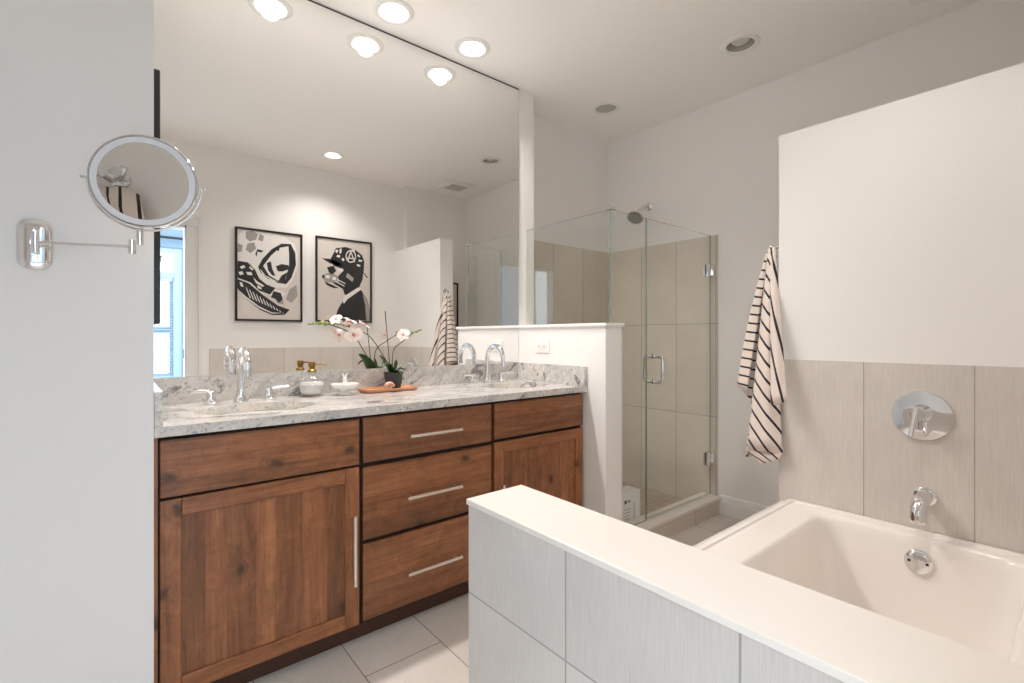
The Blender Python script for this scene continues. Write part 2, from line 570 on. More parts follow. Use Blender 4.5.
# ------------------------------------------------------------------ bedroom window seen through the doorway
YW = -3.2
bm = new()
for b in ((-3.0, -0.95, 0, 2.7), (0.72, 3.0, 0, 2.7), (-0.95, 0.72, 0, 0.55), (-0.95, 0.72, 2.30, 2.7)):
    box(bm, b[0], b[1], YW - 0.15, YW, b[2], b[3])
struct(link('wall_bedroom', bm, BEDWALL))
w = bpy.data.objects.new('window_1', None)
COL.objects.link(w)
w.location = (-0.115, YW, 0.55)
ORG[w.name] = Vector(w.location)
struct(w)
bm = new()
for b in ((-0.95, -0.87, 0.55, 2.30), (0.62, 0.72, 0.55, 2.30), (-0.87, 0.62, 0.55, 0.62), (-0.87, 0.62, 2.23, 2.30), (-0.87, -0.16, 1.90, 1.98), (-0.07, 0.62, 1.90, 1.98), (-0.16, -0.07, 0.62, 2.23)):
    box(bm, b[0], b[1], YW - 0.10, YW - 0.02, b[2], b[3], 0.004, 1)
link('window_frame', bm, WIN_BACKLIT, w)
for x0, x1 in ((-0.87, -0.16), (-0.07, 0.62)):
    for z0, z1 in ((0.62, 1.22), (1.22, 1.90)):
        bm = new()
        for b in ((x0, x0 + 0.04, z0, z1), (x1 - 0.04, x1, z0, z1), (x0 + 0.04, x1 - 0.04, z0, z0 + 0.04), (x0 + 0.04, x1 - 0.04, z1 - 0.04, z1)):
            box(bm, b[0], b[1], YW - 0.08, YW - 0.05, b[2], b[3])
        link('sash', bm, WIN_BACKLIT, w)
    bm = new()
    box(bm, x0, x1, YW - 0.068, YW - 0.062, 0.60, 2.25)
    link('window_pane', bm, PANE, w)
for k, (x0, x1) in enumerate(((-0.86, -0.17), (-0.06, 0.61))):
    t = thing('window_blind', ('white slatted blind in the window half farther from the doorway casing', 'white slatted blind in the bedroom window beside the doorway casing')[k], 'blind', ((x0 + x1) / 2, YW - 0.03, 1.9), 'bedroom blinds')
    bm = new()
    box(bm, x0, x1, YW - 0.045, YW - 0.005, 1.86, 1.90)
    link('head_rail', bm, WIN_BACKLIT, t)
    bm = new()
    z = 1.84
    while z > 0.66:
        vs = [bm.verts.new(p) for p in ((x0, YW - 0.040, z + 0.008), (x1, YW - 0.040, z + 0.008), (x1, YW - 0.012, z - 0.006), (x0, YW - 0.012, z - 0.006))]
        bm.faces.new(vs)
        z -= 0.034
    ex = bmesh.ops.extrude_face_region(bm, geom=bm.faces[:])
    bmesh.ops.translate(bm, verts=[g for g in ex['geom'] if isinstance(g, bmesh.types.BMVert)], vec=(0, 0, 0.002))
    link('slats', bm, WIN_BACKLIT, t)
t = thing('curtain_rod', 'thin dark curtain rod above the bedroom window', 'curtain rod', (0, YW, 2.42))
bm = new()
tube(bm, [(-1.15, YW + 0.06, 2.42), (0.80, YW + 0.06, 2.42)], 0.016)
link('rod', bm, BLACK, t)
for x in (-1.05, 0.76):
    bm = new()
    tube(bm, [(x, YW, 2.42), (x, YW + 0.065, 2.42)], 0.010)
    link('bracket', bm, BLACK, t)

# ------------------------------------------------------------------ vanity
YD = 1.718                                      # front face of doors and drawers
van = thing('vanity_cabinet', 'long brown wooden double vanity cabinet under the granite top', 'cabinet', (1.0, 1.99, 0))
bm = new()
for b in ((0.092, 1.895, YD + 0.021, YD + 0.040, 0.075, 0.850), (0.092, 1.895, YM - 0.014, YM - 0.002, 0.075, 0.850),
          (0.092, 0.110, YD + 0.040, YM - 0.014, 0.075, 0.850), (0.110, 1.895, YD + 0.040, YM - 0.014, 0.075, 0.095)):
    box(bm, *b)
link('carcass', bm, GAP, van)
bm = new()
box(bm, 0.092, 0.101, YD + 0.004, YD + 0.021, 0.075, 0.848)
link('filler_strip', bm, WOOD_S, van)
bm = new()
box(bm, 0.092, 1.903, 1.780, 1.80, 0.0, 0.075)
link('toe_kick', bm, DARKWOOD, van)
bm = new()
box(bm, 1.895, 1.907, YD + 0.021, YM - 0.002, 0.0, 0.850)
link('end_panel', bm, WOOD_V, van)


def bar_pull(parent, a, b):
    a, b = Vector(a), Vector(b)
    bm = new()
    y = YD - 0.032
    a2, b2 = Vector((a.x, y, a.z)), Vector((b.x, y, b.z))
    tube(bm, [a2, b2], 0.0068, 14)
    dr = (b2 - a2).normalized()
    for p in (a2 + dr * 0.022, b2 - dr * 0.022):
        tube(bm, [p, (p.x, YD + 0.001, p.z)], 0.0058, 10)
    link('handle', bm, NICKEL, parent, smooth=True, label='brushed nickel bar handle')


def slab_front(name, x0, x1, z0, z1, pull=None):
    bm = new()
    box(bm, x0, x1, YD, YD + 0.020, z0, z1, 0.003)
    o = link(name, bm, WOOD_H, van)
    if pull:
        bar_pull(o, *pull)
    return o


def framed_door(x0, x1, z0, z1, pull, st=0.052):
    bm = new()
    box(bm, x0 + st - 0.006, x1 - st + 0.006, YD + 0.009, YD + 0.019, z0 + st - 0.006, z1 - st + 0.006)
    o = link('door', bm, WOOD_V, van)
    for a, b in ((x0, x0 + st), (x1 - st, x1)):
        bm = new()
        box(bm, a, b, YD, YD + 0.020, z0, z1, 0.003)
        link('stile', bm, WOOD_S, o)
    for a, b in ((z0, z0 + st), (z1 - st, z1)):
        bm = new()
        box(bm, x0 + st, x1 - st, YD + 0.0003, YD + 0.020, a, b, 0.003)
        link('rail', bm, WOOD_R, o)
    bar_pull(o, *pull)


slab_front('false_front', 0.106, 0.697, 0.670, 0.838)
framed_door(0.106, 0.697, 0.085, 0.662, ((0.669, 0, 0.497), (0.669, 0, 0.246)))
slab_front('drawer', 0.711, 1.302, 0.672, 0.838, ((0.885, 0, 0.752), (1.125, 0, 0.752)))
slab_front('drawer', 0.711, 1.302, 0.387, 0.656, ((0.875, 0, 0.514), (1.125, 0, 0.514)))
slab_front('drawer', 0.711, 1.302, 0.090, 0.372, ((0.877, 0, 0.220), (1.125, 0, 0.220)))
slab_front('false_front', 1.319, 1.902, 0.676, 0.838)
framed_door(1.319, 1.902, 0.085, 0.661, ((1.348, 0, 0.476), (1.348, 0, 0.21)))

SINKS = ((0.41, 1.945), (1.655, 1.965))
ct = thing('countertop', 'white and grey veined granite vanity countertop with backsplash', 'countertop', (1.0, 1.98, 0.85))
bm = new()
plate(bm, [(0.092, 1.700), (1.916, 1.700), (1.916, YM - 0.002), (0.092, YM - 0.002)], [ellipse(x, y, 0.195, 0.140) for x, y in SINKS], 0.850, 0.880)
link('slab', bm, GRANITE, ct)
bm = new()
box(bm, 0.112, 1.896, YM - 0.022, YM - 0.002, 0.880, 0.981, 0.001)
link('backsplash', bm, GRANITE, ct)
for x0, x1 in ((0.092, 0.112), (1.896, 1.916)):
    bm = new()
    box(bm, x0, x1, 1.703, YM - 0.002, 0.880, 0.981, 0.001)
    link('side_splash', bm, GRANITE, ct)
for k, (sx, sy) in enumerate(SINKS):
    s = thing('sink', ('oval white undermount sink near the left wall', 'oval white undermount sink near the shower half wall')[k], 'sink', (sx, sy, 0.85), 'vanity sinks')
    bm = new()
    prof = [(1.09, 0.849), (1.02, 0.849), (0.99, 0.846), (0.97, 0.83), (0.93, 0.80), (0.84, 0.765), (0.66, 0.738), (0.4, 0.724), (0.10, 0.720)]
    rings = []
    for r, z in prof:
        rings.append([bm.verts.new((x, y, z)) for x, y in ellipse(sx, sy, 0.195 * r, 0.140 * r)])
    for a, b in zip(rings, rings[1:]):
        for i in range(48):
            j = (i + 1) % 48
            bm.faces.new((a[i], a[j], b[j], b[i]))
    bm.faces.new(rings[-1])
    o = link('basin', bm, CERAMIC, s, smooth=True)
    bm = new()
    lathe(bm, [(0, 0.723), (0.012, 0.7235), (0.020, 0.7225), (0.022, 0.7205), (0, 0.7205)], (sx, sy, 0))
    link('drain', bm, CHROME, s, smooth=True)


def faucet(x, y, label, reach):
    f = thing('faucet', label, 'faucet', (x, y, 0.88), 'vanity faucets')
    z0 = 0.8806
    bm = new()
    lathe(bm, [(0, z0), (0.026, z0), (0.026, z0 + 0.004), (0.021, z0 + 0.010), (0.018, z0 + 0.030), (0.0165, z0 + 0.045), (0, z0 + 0.045)], (x, y, 0))
    link('spout_base', bm, CHROME, f, smooth=True)
    rad = reach / 2
    top = 1.097 - rad - 0.012
    pts = [(x, y, z0 + 0.03), (x, y, top)]
    for k in range(1, 17):
        a = math.pi * k / 16
        pts.append((x, y - rad + rad * math.cos(a), top + rad * math.sin(a)))
    pts += [(x, y - reach, top - 0.022)]
    bm = new()
    tube(bm, pts, [0.0135] * (len(pts) - 1) + [0.0125], 16)
    tube(bm, [pts[-1], (x, y - reach, top - 0.036)], 0.0145, 16)
    link('spout', bm, CHROME, f, smooth=True)
    for s in (-1, 1):
        hx = x + s * 0.102
        bm = new()
        lathe(bm, [(0, z0), (0.025, z0), (0.025, z0 + 0.004), (0.019, z0 + 0.010), (0.016, z0 + 0.030), (0.017, z0 + 0.044), (0.012, z0 + 0.052), (0, z0 + 0.054)], (hx, y, 0))
        tube(bm, [(hx, y, z0 + 0.044), (hx + s * 0.03, y - 0.008, z0 + 0.048), (hx + s * 0.072, y - 0.020, z0 + 0.050)], [0.010, 0.008, 0.0055], 12)
        link('handle', bm, CHROME, f, smooth=True, label='chrome lever handle')


faucet(0.395, 2.170, 'chrome gooseneck faucet with two levers at the sink nearest the left wall', 0.125)
faucet(1.630, 2.190, 'chrome gooseneck faucet with two levers at the sink beside the shower half wall', 0.145)

mir = thing('vanity_mirror', 'frameless wall mirror reaching from the granite backsplash to the ceiling', 'mirror', (1.0, YM, 0.982))
bm = new()
box(bm, 0.094, XP0 - 0.002, YM - 0.006, YM - 0.0005, 0.982, ZC - 0.002)
o = link('mirror_sheet', bm, [MIRROR_EDGE, MIRROR], mir)
for p in o.data.polygons:
    p.material_index = 1 if p.normal.y < -0.9 else 0

bm = new()
box(bm, 0.094, XP0 - 0.002, YM - 0.0075, YM - 0.0061, ZC - 0.0085, ZC - 0.002)
link('top_channel', bm, MIRROR_EDGE, mir)

# outlet lying on its side on the half wall
ol = thing('wall_outlet', 'white power outlet on the half wall above the granite side splash', 'outlet', (XP0, 2.040, 1.079))
bm = new()
box(bm, XP0 - 0.006, XP0, 1.983, 2.098, 1.044, 1.114, 0.002)
link('cover_plate', bm, PLASTIC, ol)
for y in (2.020, 2.061):
    bm = new()
    pts = rrect(y, 1.079, 0.016, 0.0165, 0.007, 4)
    a = [bm.verts.new((XP0 - 0.006, p, q)) for p, q in pts]
    b = [bm.verts.new((XP0 - 0.0085, p, q)) for p, q in pts]
    bm.faces.new(b)
    for i in range(len(a)):
        j = (i + 1) % len(a)
        bm.faces.new((a[i], a[j], b[j], b[i]))
    r = link('receptacle', bm, PLASTIC, ol)
    bm = new()
    box(bm, XP0 - 0.0092, XP0 - 0.008, y - 0.006, y + 0.006, 1.0855, 1.088)
    box(bm, XP0 - 0.0092, XP0 - 0.008, y - 0.006, y + 0.004, 1.0725, 1.075)
    box(bm, XP0 - 0.0092, XP0 - 0.008, y + 0.008, y + 0.012, 1.077, 1.082)
    link('slots', bm, SLOT, r)

# ------------------------------------------------------------------ things on the counter
ZT = 0.8806
CLEAR = clear_glass('clear_jar_glass', (0.93, 0.94, 0.94, 1), 1.5)
SOAP = M('white_soap', srgb(236, 232, 228), 0.5).m
BRASS = M('aged_brass', srgb(150, 116, 60), 0.3, 1.0).m
sx, sy = 0.668, 2.170
sd = thing('soap_dispenser', 'round clear glass soap dispenser with brass pump on the counter', 'soap dispenser', (sx, sy, ZT))
bm = new()
outer = [(0.0, 0.0), (0.030, 0.0), (0.044, 0.010), (0.052, 0.030), (0.053, 0.046), (0.047, 0.066), (0.034, 0.082), (0.022, 0.090), (0.019, 0.098), (0.020, 0.104)]
inner = [(max(r - 0.003, 0), h) for r, h in outer[2:]][::-1] + [(0.028, 0.004), (0, 0.004)]
lathe(bm, [(r, ZT + h) for r, h in outer + inner], (sx, sy, 0))
link('jar', bm, CLEAR, sd, smooth=True)
bm = new()
lathe(bm, [(0, ZT + 0.0045), (0.027, ZT + 0.0045), (0.040, ZT + 0.012), (0.0485, ZT + 0.030), (0.0496, ZT + 0.046), (0.048, ZT + 0.056), (0.045, ZT + 0.060), (0.02, ZT + 0.061), (0, ZT + 0.061)], (sx, sy, 0))
link('soap', bm, SOAP, sd, smooth=True)
bm = new()
lathe(bm, [(0, ZT + 0.104), (0.0185, ZT + 0.104), (0.0185, ZT + 0.111), (0.012, ZT + 0.116), (0.010, ZT + 0.122), (0.014, ZT + 0.125), (0.014, ZT + 0.145), (0.010, ZT + 0.148), (0, ZT + 0.148)], (sx, sy, 0))
tube(bm, [(sx, sy, ZT + 0.137), (sx + 0.035, sy - 0.010, ZT + 0.139), (sx + 0.056, sy - 0.016, ZT + 0.133)], [0.0045, 0.0035, 0.003], 10)
link('pump', bm, BRASS, sd, smooth=True, label='brass pump')

dx, dy = 0.795, 2.125
dish = thing('ring_dish', 'white footed ceramic dish with a small animal figure inside', 'dish', (dx, dy, ZT))
bm = new()
prof = [(0, 0), (0.029, 0), (0.029, 0.004), (0.025, 0.010), (0.024, 0.018), (0.035, 0.024), (0.052, 0.034), (0.060, 0.045), (0.061, 0.049), (0.058, 0.049), (0.048, 0.039), (0.030, 0.031), (0, 0.029)]
lathe(bm, [(r, ZT + h) for r, h in prof], (dx, dy, 0), seg=40)
link('bowl', bm, CERAMIC, dish, smooth=True)
bm = new()
lathe(bm, [(0, 0.028), (0.015, 0.029), (0.017, 0.036), (0.013, 0.050), (0.008, 0.058), (0.007, 0.061), (0.010, 0.066), (0.0095, 0.073), (0.005, 0.078), (0, 0.079)], (dx, dy, ZT), seg=20)
for s in (-1, 1):
    tube(bm, [(dx + s * 0.004, dy, ZT + 0.075), (dx + s * 0.006, dy, ZT + 0.086), (dx + s * 0.009, dy - 0.001, ZT + 0.094)], [0.004, 0.0038, 0.0015], 8)
link('animal_figure', bm, CERAMIC, dish, smooth=True)

TRAYW = M('orange_tray_wood', srgb(190, 118, 74), 0.35)
g = TRAYW.noise(TRAYW.scale(TRAYW.coords(), (3, 40, 40)), 1.0, 4)
TRAYW.col(TRAYW.ramp(g, [(0.3, srgb(192, 128, 90)), (0.7, srgb(222, 164, 124))]))
tx, ty = 1.015, 2.150
tray = thing('wooden_tray', 'long orange wooden tray under the potted orchid', 'tray', (tx, ty, ZT))
bm = new()
specs = [(0.128, 0.052, 0.0), (0.134, 0.057, 0.004), (0.138, 0.061, 0.016), (0.133, 0.056, 0.016), (0.128, 0.051, 0.007)]
rings = [[bm.verts.new((x, y, ZT + z)) for x, y in rrect(tx, ty, a, b, 0.03, 6)] for a, b, z in specs]
for a, b in zip(rings, rings[1:]):
    for i in range(len(a)):
        j = (i + 1) % len(a)
        bm.faces.new((a[i], a[j], b[j], b[i]))
bm.faces.new(rings[0])
bm.faces.new(rings[-1])
link('tray_body', bm, TRAYW.m, tray, smooth=True)

# orchid
POT = M('charcoal_pot', srgb(58, 58, 60), 0.7).m
LEAF = M('orchid_leaf', srgb(38, 72, 34), 0.35).m
STEM = M('orchid_stem', srgb(78, 84, 48), 0.5).m
STAKE = M('bamboo_stake', srgb(112, 88, 60), 0.6).m
BUD = M('orchid_bud', srgb(140, 160, 70), 0.5).m
PETAL = M('orchid_petal', srgb(246, 230, 222), 0.5, Subsurface_Weight=0.1)
pd = PETAL.n('TexCoord').outputs['Object']
PETAL.m.diffuse_color = (0.9, 0.8, 0.8, 1)
THROAT = M('orchid_throat', srgb(208, 110, 122), 0.5).m
SOIL = M('pot_moss', srgb(66, 74, 44), 0.9).m
px, py, pz = 1.040, 2.150, ZT + 0.0072
orc = thing('potted_orchid', 'pale pink orchid in a charcoal pot on the wooden tray', 'plant', (px, py, pz))
bm = new()
lathe(bm, [(0, 0), (0.031, 0), (0.033, 0.003), (0.045, 0.074), (0.046, 0.080), (0.042, 0.080), (0.040, 0.070), (0, 0.070)], (px, py, pz))
link('pot', bm, POT, orc, smooth=True)
bm = new()
lathe(bm, [(0, 0.082), (0.02, 0.080), (0.036, 0.074), (0.0405, 0.068), (0, 0.066)], (px, py, pz), seg=20)
link('moss', bm, SOIL, orc, smooth=True)


def leaf(path, wid, twist=0.0, parent=orc):
    bm = new()
    P = bez(path, 6)
    n = len(P)
    rows = []
    for i, p in enumerate(P):
        t = (P[min(i + 1, n - 1)] - P[max(i - 1, 0)]).normalized()
        side = t.cross(Vector((0, 0, 1)))
        side = side.normalized() if side.length > 1e-4 else Vector((1, 0, 0))
        up = side.cross(t)
        side, up = side * math.cos(twist) + up * math.sin(twist), up * math.cos(twist) - side * math.sin(twist)
        k = i / (n - 1)
        w = wid * (math.sin(math.pi * min(1, 0.12 + 0.88 * k)) ** 0.6) if k < 1 else 0.0005
        rows.append([bm.verts.new(p + side * w * s + up * (abs(s) * w * 0.35)) for s in (-1, -0.5, 0, 0.5, 1)])
    for a, b in zip(rows, rows[1:]):
        for i in range(4):
            bm.faces.new((a[i], a[i + 1], b[i + 1], b[i]))
    ex = bmesh.ops.extrude_face_region(bm, geom=bm.faces[:])
    bmesh.ops.translate(bm, verts=[g for g in ex['geom'] if isinstance(g, bmesh.types.BMVert)], vec=(0, 0.0008, -0.0014))
    link('leaf', bm, LEAF, parent, smooth=True)


zp = pz + 0.076
leaf([(px - 0.008, py + 0.005, zp - 0.01), (px - 0.030, py + 0.004, zp + 0.020), (px - 0.054, py - 0.004, zp + 0.056), (px - 0.080, py - 0.022, zp + 0.086)], 0.028, 0.9)
leaf([(px - 0.01, py, zp - 0.01), (px - 0.030, py - 0.02, zp + 0.038), (px - 0.055, py - 0.03, zp + 0.048), (px - 0.078, py - 0.04, zp + 0.030)], 0.016, 0.3)
leaf([(px, py, zp - 0.01), (px + 0.006, py - 0.012, zp + 0.03), (px + 0.004, py - 0.02, zp + 0.066)], 0.010)
leaf([(px + 0.008, py, zp - 0.01), (px + 0.028, py - 0.012, zp + 0.020), (px + 0.045, py - 0.025, zp + 0.008)], 0.016)
leaf([(px, py - 0.01, zp - 0.01), (px + 0.003, py - 0.038, zp + 0.012), (px + 0.012, py - 0.058, zp - 0.004)], 0.016)


def stalk(path, r=0.0024, mat=None, name='stem'):
    bm = new()
    tube(bm, bez(path, 8), r, 8)
    return link(name, bm, mat or STEM, orc, smooth=True)


SA = [(px - 0.006, py, zp - 0.005), (px - 0.028, py, zp + 0.043), (px - 0.074, py + 0.005, zp + 0.120), (px - 0.116, py + 0.015, zp + 0.177), (px - 0.177, py + 0.03, zp + 0.209), (px - 0.241, py + 0.045, zp + 0.229), (px - 0.296, py + 0.055, zp + 0.234), (px - 0.347, py + 0.06, zp + 0.230)]
SD = [(px + 0.004, py, zp - 0.005), (px - 0.006, py, zp + 0.047), (px + 0.005, py + 0.005, zp + 0.112), (px + 0.052, py + 0.015, zp + 0.149), (px + 0.128, py + 0.025, zp + 0.197), (px + 0.162, py + 0.03, zp + 0.207)]
stalk(SA)
stalk(SD)
bm = new()
tube(bm, [(px - 0.016, py - 0.002, zp - 0.01), (px - 0.048, py - 0.010, zp + 0.294)], 0.0022, 8)
link('stake', bm, STAKE, orc)


def flower(c, face, size=0.034, roll=0.0):
    """five petals about a darker throat"""
    u, v, w = frame_of(face)
    c = Vector(c)
    bm = new()
    for k in range(5):
        a = roll + 2 * math.pi * k / 5 + math.pi / 2
        wide = 0.58 if k in (1, 4) else 0.40
        d = u * math.cos(a) + v * math.sin(a)
        e = -u * math.sin(a) + v * math.cos(a)
        prof = [(0.06, 0.12, 0.0), (0.35, wide * 0.8, 0.06), (0.65, wide, 0.07), (0.90, wide * 0.6, 0.0), (1.0, 0.1, -0.04)]
        rows = [[bm.verts.new(c + d * (t * size) + e * (s * q * size) + w * (size * (h + abs(s) * 0.12) + 0.001 * k)) for s in (-1, 0, 1)] for t, q, h in prof]
        for p, q in zip(rows, rows[1:]):
            for i in range(2):
                bm.faces.new((p[i], p[i + 1], q[i + 1], q[i]))
    ex = bmesh.ops.extrude_face_region(bm, geom=bm.faces[:])
    bmesh.ops.translate(bm, verts=[g for g in ex['geom'] if isinstance(g, bmesh.types.BMVert)], vec=w * -0.0009)
    f = link('flower', bm, PETAL.m, orc, smooth=True)
    bm = new()
    lathe(bm, [(0, 0.0), (0.2 * size, 0.02 * size), (0.22 * size, 0.12 * size), (0.12 * size, 0.3 * size), (0, 0.34 * size)], c, w, 12)
    link('throat', bm, THROAT, f, smooth=True)


for c, fc, s, r in (((px - 0.190, py + 0.012, zp + 0.184), (-0.1, -0.8, -0.5), 0.042, 0.5), ((px - 0.263, py + 0.030, zp + 0.249), (-0.5, -0.5, 0.6), 0.030, 0.2),
                    ((px - 0.204, py + 0.020, zp + 0.243), (0.3, -0.3, 0.9), 0.033, 0.0), ((px - 0.143, py + 0.010, zp + 0.226), (0.5, -0.2, 0.8), 0.033, 0.8),
                    ((px + 0.052, py - 0.002, zp + 0.182), (-0.6, -0.7, 0.3), 0.033, 0.3)):
    flower(c, fc, s, r)
for c, s in ((SA[6], 0.0085), ((px - 0.270, py + 0.052, zp + 0.230), 0.008), ((px - 0.318, py + 0.056, zp + 0.235), 0.0085), (SA[7], 0.005), ((px + 0.112, py + 0.022, zp + 0.194), 0.008), ((px + 0.140, py + 0.026, zp + 0.198), 0.007), (SD[5], 0.006)):
    bm = new()
    lathe(bm, [(0, -s), (0.75 * s, -0.5 * s), (s, 0.1 * s), (0.6 * s, 0.9 * s), (0, 1.3 * s)], c, (-0.6, -0.3, 0.4), 10)
    link('bud', bm, BUD, orc, smooth=True)

SHELL = M('peach_shell', srgb(214, 164, 136), 0.35)
g = SHELL.noise(SHELL.coords(), 60, 3)
SHELL.col(SHELL.ramp(g, [(0.35, srgb(182, 122, 96)), (0.65, srgb(230, 196, 172))]))
cx, cy, cz = 0.992, 2.103, ZT + 0.0072
bm = new()
pts, rs = [], []
for k in range(60):
    a = k * 0.30
    q = math.exp(-0.115 * a)
    pts.append(Vector((cx + 0.019 * q * math.cos(a), cy - 0.004 * (1 - q) * 3, cz + 0.017 + 0.017 * q * math.sin(a) * 0.9)))
    rs.append(max(0.0013, 0.0135 * q))
tube(bm, pts, rs, 12)
zmin = min(v.co.z for v in bm.verts)
bmesh.ops.translate(bm, verts=bm.verts, vec=(0, 0, cz - zmin))
tag(link('snail_shell', bm, SHELL.m, None, (cx, cy, cz), smooth=True), 'small peach coiled snail shell leaning by the orchid pot', 'shell')

# ------------------------------------------------------------------ round magnifying mirror on an arm
mm = thing('magnifying_mirror', 'round chrome magnifying mirror on an arm fixed to the left wall', 'mirror', (-0.147, 1.68, 1.366))
bm = new()
rings = []
for gx, d in ((0.0, 0.0), (0.0, 0.006), (0.003, 0.010), (0.010, 0.014), (0.020, 0.0165)):
    rings.append([bm.verts.new((x, 1.68 - d, z)) for x, z in rrect(-0.147, 1.366, 0.033 - gx, 0.064 - gx, max(0.028 - gx, 0.006), 8)])
for a, b in zip(rings, rings[1:]):
    for i in range(len(a)):
        j = (i + 1) % len(a)
        bm.faces.new((a[i], a[j], b[j], b[i]))
bm.faces.new(rings[0])
bm.faces.new(rings[-1])
link('wall_plate', bm, CHROME, mm, smooth=True)
bm = new()
tube(bm, [(-0.143, 1.638, 1.340), (-0.143, 1.638, 1.392)], 0.008, 14)
tube(bm, [(-0.143, 1.667, 1.366), (-0.143, 1.638, 1.366)], 0.010, 12)
link('pivot', bm, CHROME, mm, smooth=True)
JX, JY = 0.040, 1.600
bm = new()
tube(bm, [(-0.143, 1.638, 1.366), (JX, JY, 1.372)], 0.0042, 12)
link('arm', bm, CHROME, mm, smooth=True)
bm = new()
tube(bm, [(JX, JY, 1.353), (JX, JY, 1.389)], 0.0085, 14)
tube(bm, [(JX + 0.016, JY - 0.006, 1.377), (JX + 0.016, JY - 0.006, 1.414)], 0.0082, 14)
tube(bm, [(JX, JY, 1.383), (JX + 0.016, JY - 0.006, 1.383)], 0.006, 10)
tube(bm, [(JX + 0.016, JY - 0.006, 1.41), (JX + 0.020, JY - 0.010, 1.425)], 0.004, 10)
link('joint', bm, CHROME, mm, smooth=True)
MC = Vector((0.066, 1.572, 1.538))
ph = math.radians(17)
MNV = Vector((-math.sin(ph), -math.cos(ph), -0.03)).normalized()
RX = Vector((math.cos(ph), -math.sin(ph), 0))
R0 = 0.119
bm = new()
lathe(bm, [(0, -0.016), (R0 * 0.80, -0.015), (R0 * 0.95, -0.009), (R0, 0.0), (R0, 0.006), (R0 * 0.985, 0.0095), (R0 * 0.955, 0.0095), (R0 * 0.95, 0.006), (0, 0.005)], MC, MNV, 64)
link('housing', bm, CHROME, mm, smooth=True)
bm = new()
lathe(bm, [(R0 * 0.95, 0.0062), (R0 * 0.945, 0.0085), (R0 * 0.83, 0.0085), (R0 * 0.82, 0.0062)], MC, MNV, 64)
link('frosted_ring', bm, M('frosted_acrylic', srgb(226, 228, 232), 0.4).m, mm, smooth=True, label='frosted white light ring')
bm = new()
lathe(bm, [(0, 0.0062)] + [(R0 * 0.825 * k / 10, 0.0062 + 0.0016 * (k / 10) ** 2) for k in range(1, 11)], MC, MNV, 64)
link('mirror_glass', bm, MIRROR, mm, smooth=True)
bm = new()
arc = [MC - MNV * 0.012 + (RX * math.cos(a) + Vector((0, 0, 1)) * math.sin(a)) * (R0 + 0.0042) for a in [math.pi + math.pi * k / 32 for k in range(33)]]
tube(bm, arc, 0.0032, 10)
for s in (-1, 1):
    p = MC - MNV * 0.006 + RX * (s * (R0 - 0.004))
    tube(bm, [p, p + RX * (s * 0.020)], 0.004, 10)
link('yoke', bm, CHROME, mm, smooth=True)

# ------------------------------------------------------------------ framed pictures
def picture(x0, x1, z0, z1, y, label, shapes=()):
    """frame and print; shapes = (material, outlines in the print's unit square), printed one over the other"""
    t = thing('framed_picture', label, 'picture', ((x0 + x1) / 2, y, z0))
    bm = new()
    f, dp = 0.016, 0.024
    for a, b, c, d in ((x0, x0 + f, z0, z1), (x1 - f, x1, z0, z1), (x0 + f, x1 - f, z0, z0 + f), (x0 + f, x1 - f, z1 - f, z1)):
        box(bm, a, b, y, y + dp, c, d, 0.0015, 1)
    link('frame', bm, BLACK, t, label='thin black frame')
    bm = new()
    box(bm, x0 + f, x1 - f, y, y + 0.012, z0 + f, z1 - f)
    mats = [PAPER]
    for n, (mat, polys) in enumerate(shapes):
        if mat not in mats:
            mats.append(mat)
        old = set(bm.faces)
        for poly in polys:
            prism(bm, [(x0 + u * (x1 - x0), z0 + v * (z1 - z0)) for u, v in poly], y + 0.011, y + 0.0123 + 0.0003 * n)
        for fc in bm.faces:
            if fc not in old:
                fc.material_index = mats.index(mat)
    link('print', bm, mats, t)
    return t


def unit1(pts):     # photo tracing of the left print to its unit square
    out = []
    for a, b in pts:
        u = (a - 95) / 370
        top = 45 + 50 * u
        out.append((min(0.965, max(0.035, u)), min(0.975, max(0.025, (573 - b) / (573 - top)))))
    return out


def unit2(pts):
    out = []
    for a, b in pts:
        u = (a - 545) / 310
        top = 95 + 36 * u
        out.append((min(0.965, max(0.035, u)), min(0.975, max(0.025, (575 - b) / (575 - top)))))
    return out


helm_grey = [unit1(q) for q in ([(150, 75), (185, 70), (215, 88), (205, 120), (170, 130), (150, 110)], [(225, 85), (248, 100), (240, 130), (215, 120)], [(110, 140), (135, 150), (130, 185), (108, 190)],
                                [(160, 140), (195, 135), (205, 170), (175, 195), (150, 175)], [(390, 395), (430, 370), (440, 430), (400, 470), (370, 450)], [(300, 430), (345, 440), (360, 480), (320, 470)])]
helm_white = [unit1(q) for q in ([(105, 95), (140, 66), (210, 72), (290, 82), (360, 105), (420, 145), (440, 200), (438, 270), (410, 340), (375, 385), (320, 385), (250, 360), (205, 310), (180, 255), (110, 232)],
                                 [(110, 330), (160, 318), (215, 345), (265, 385), (335, 400), (375, 420), (330, 440), (240, 420), (175, 375), (125, 350)])]
helm_ink = [unit1(q) for q in (
    [(215, 272), (240, 225), (290, 172), (345, 142), (398, 145), (424, 195), (428, 260), (402, 330), (372, 366), (325, 360), (268, 336), (232, 308)],
    [(102, 238), (160, 246), (200, 288), (222, 338), (262, 370), (310, 388), (280, 425), (222, 404), (178, 360), (102, 332)],
    [(104, 340), (165, 362), (245, 430), (325, 485), (392, 508), (362, 536), (292, 538), (222, 508), (150, 448), (104, 392)],
    [(200, 200), (212, 172), (245, 182), (232, 190), (212, 186), (208, 215)], [(300, 405), (340, 415), (352, 450), (330, 470), (310, 448), (285, 440)])]
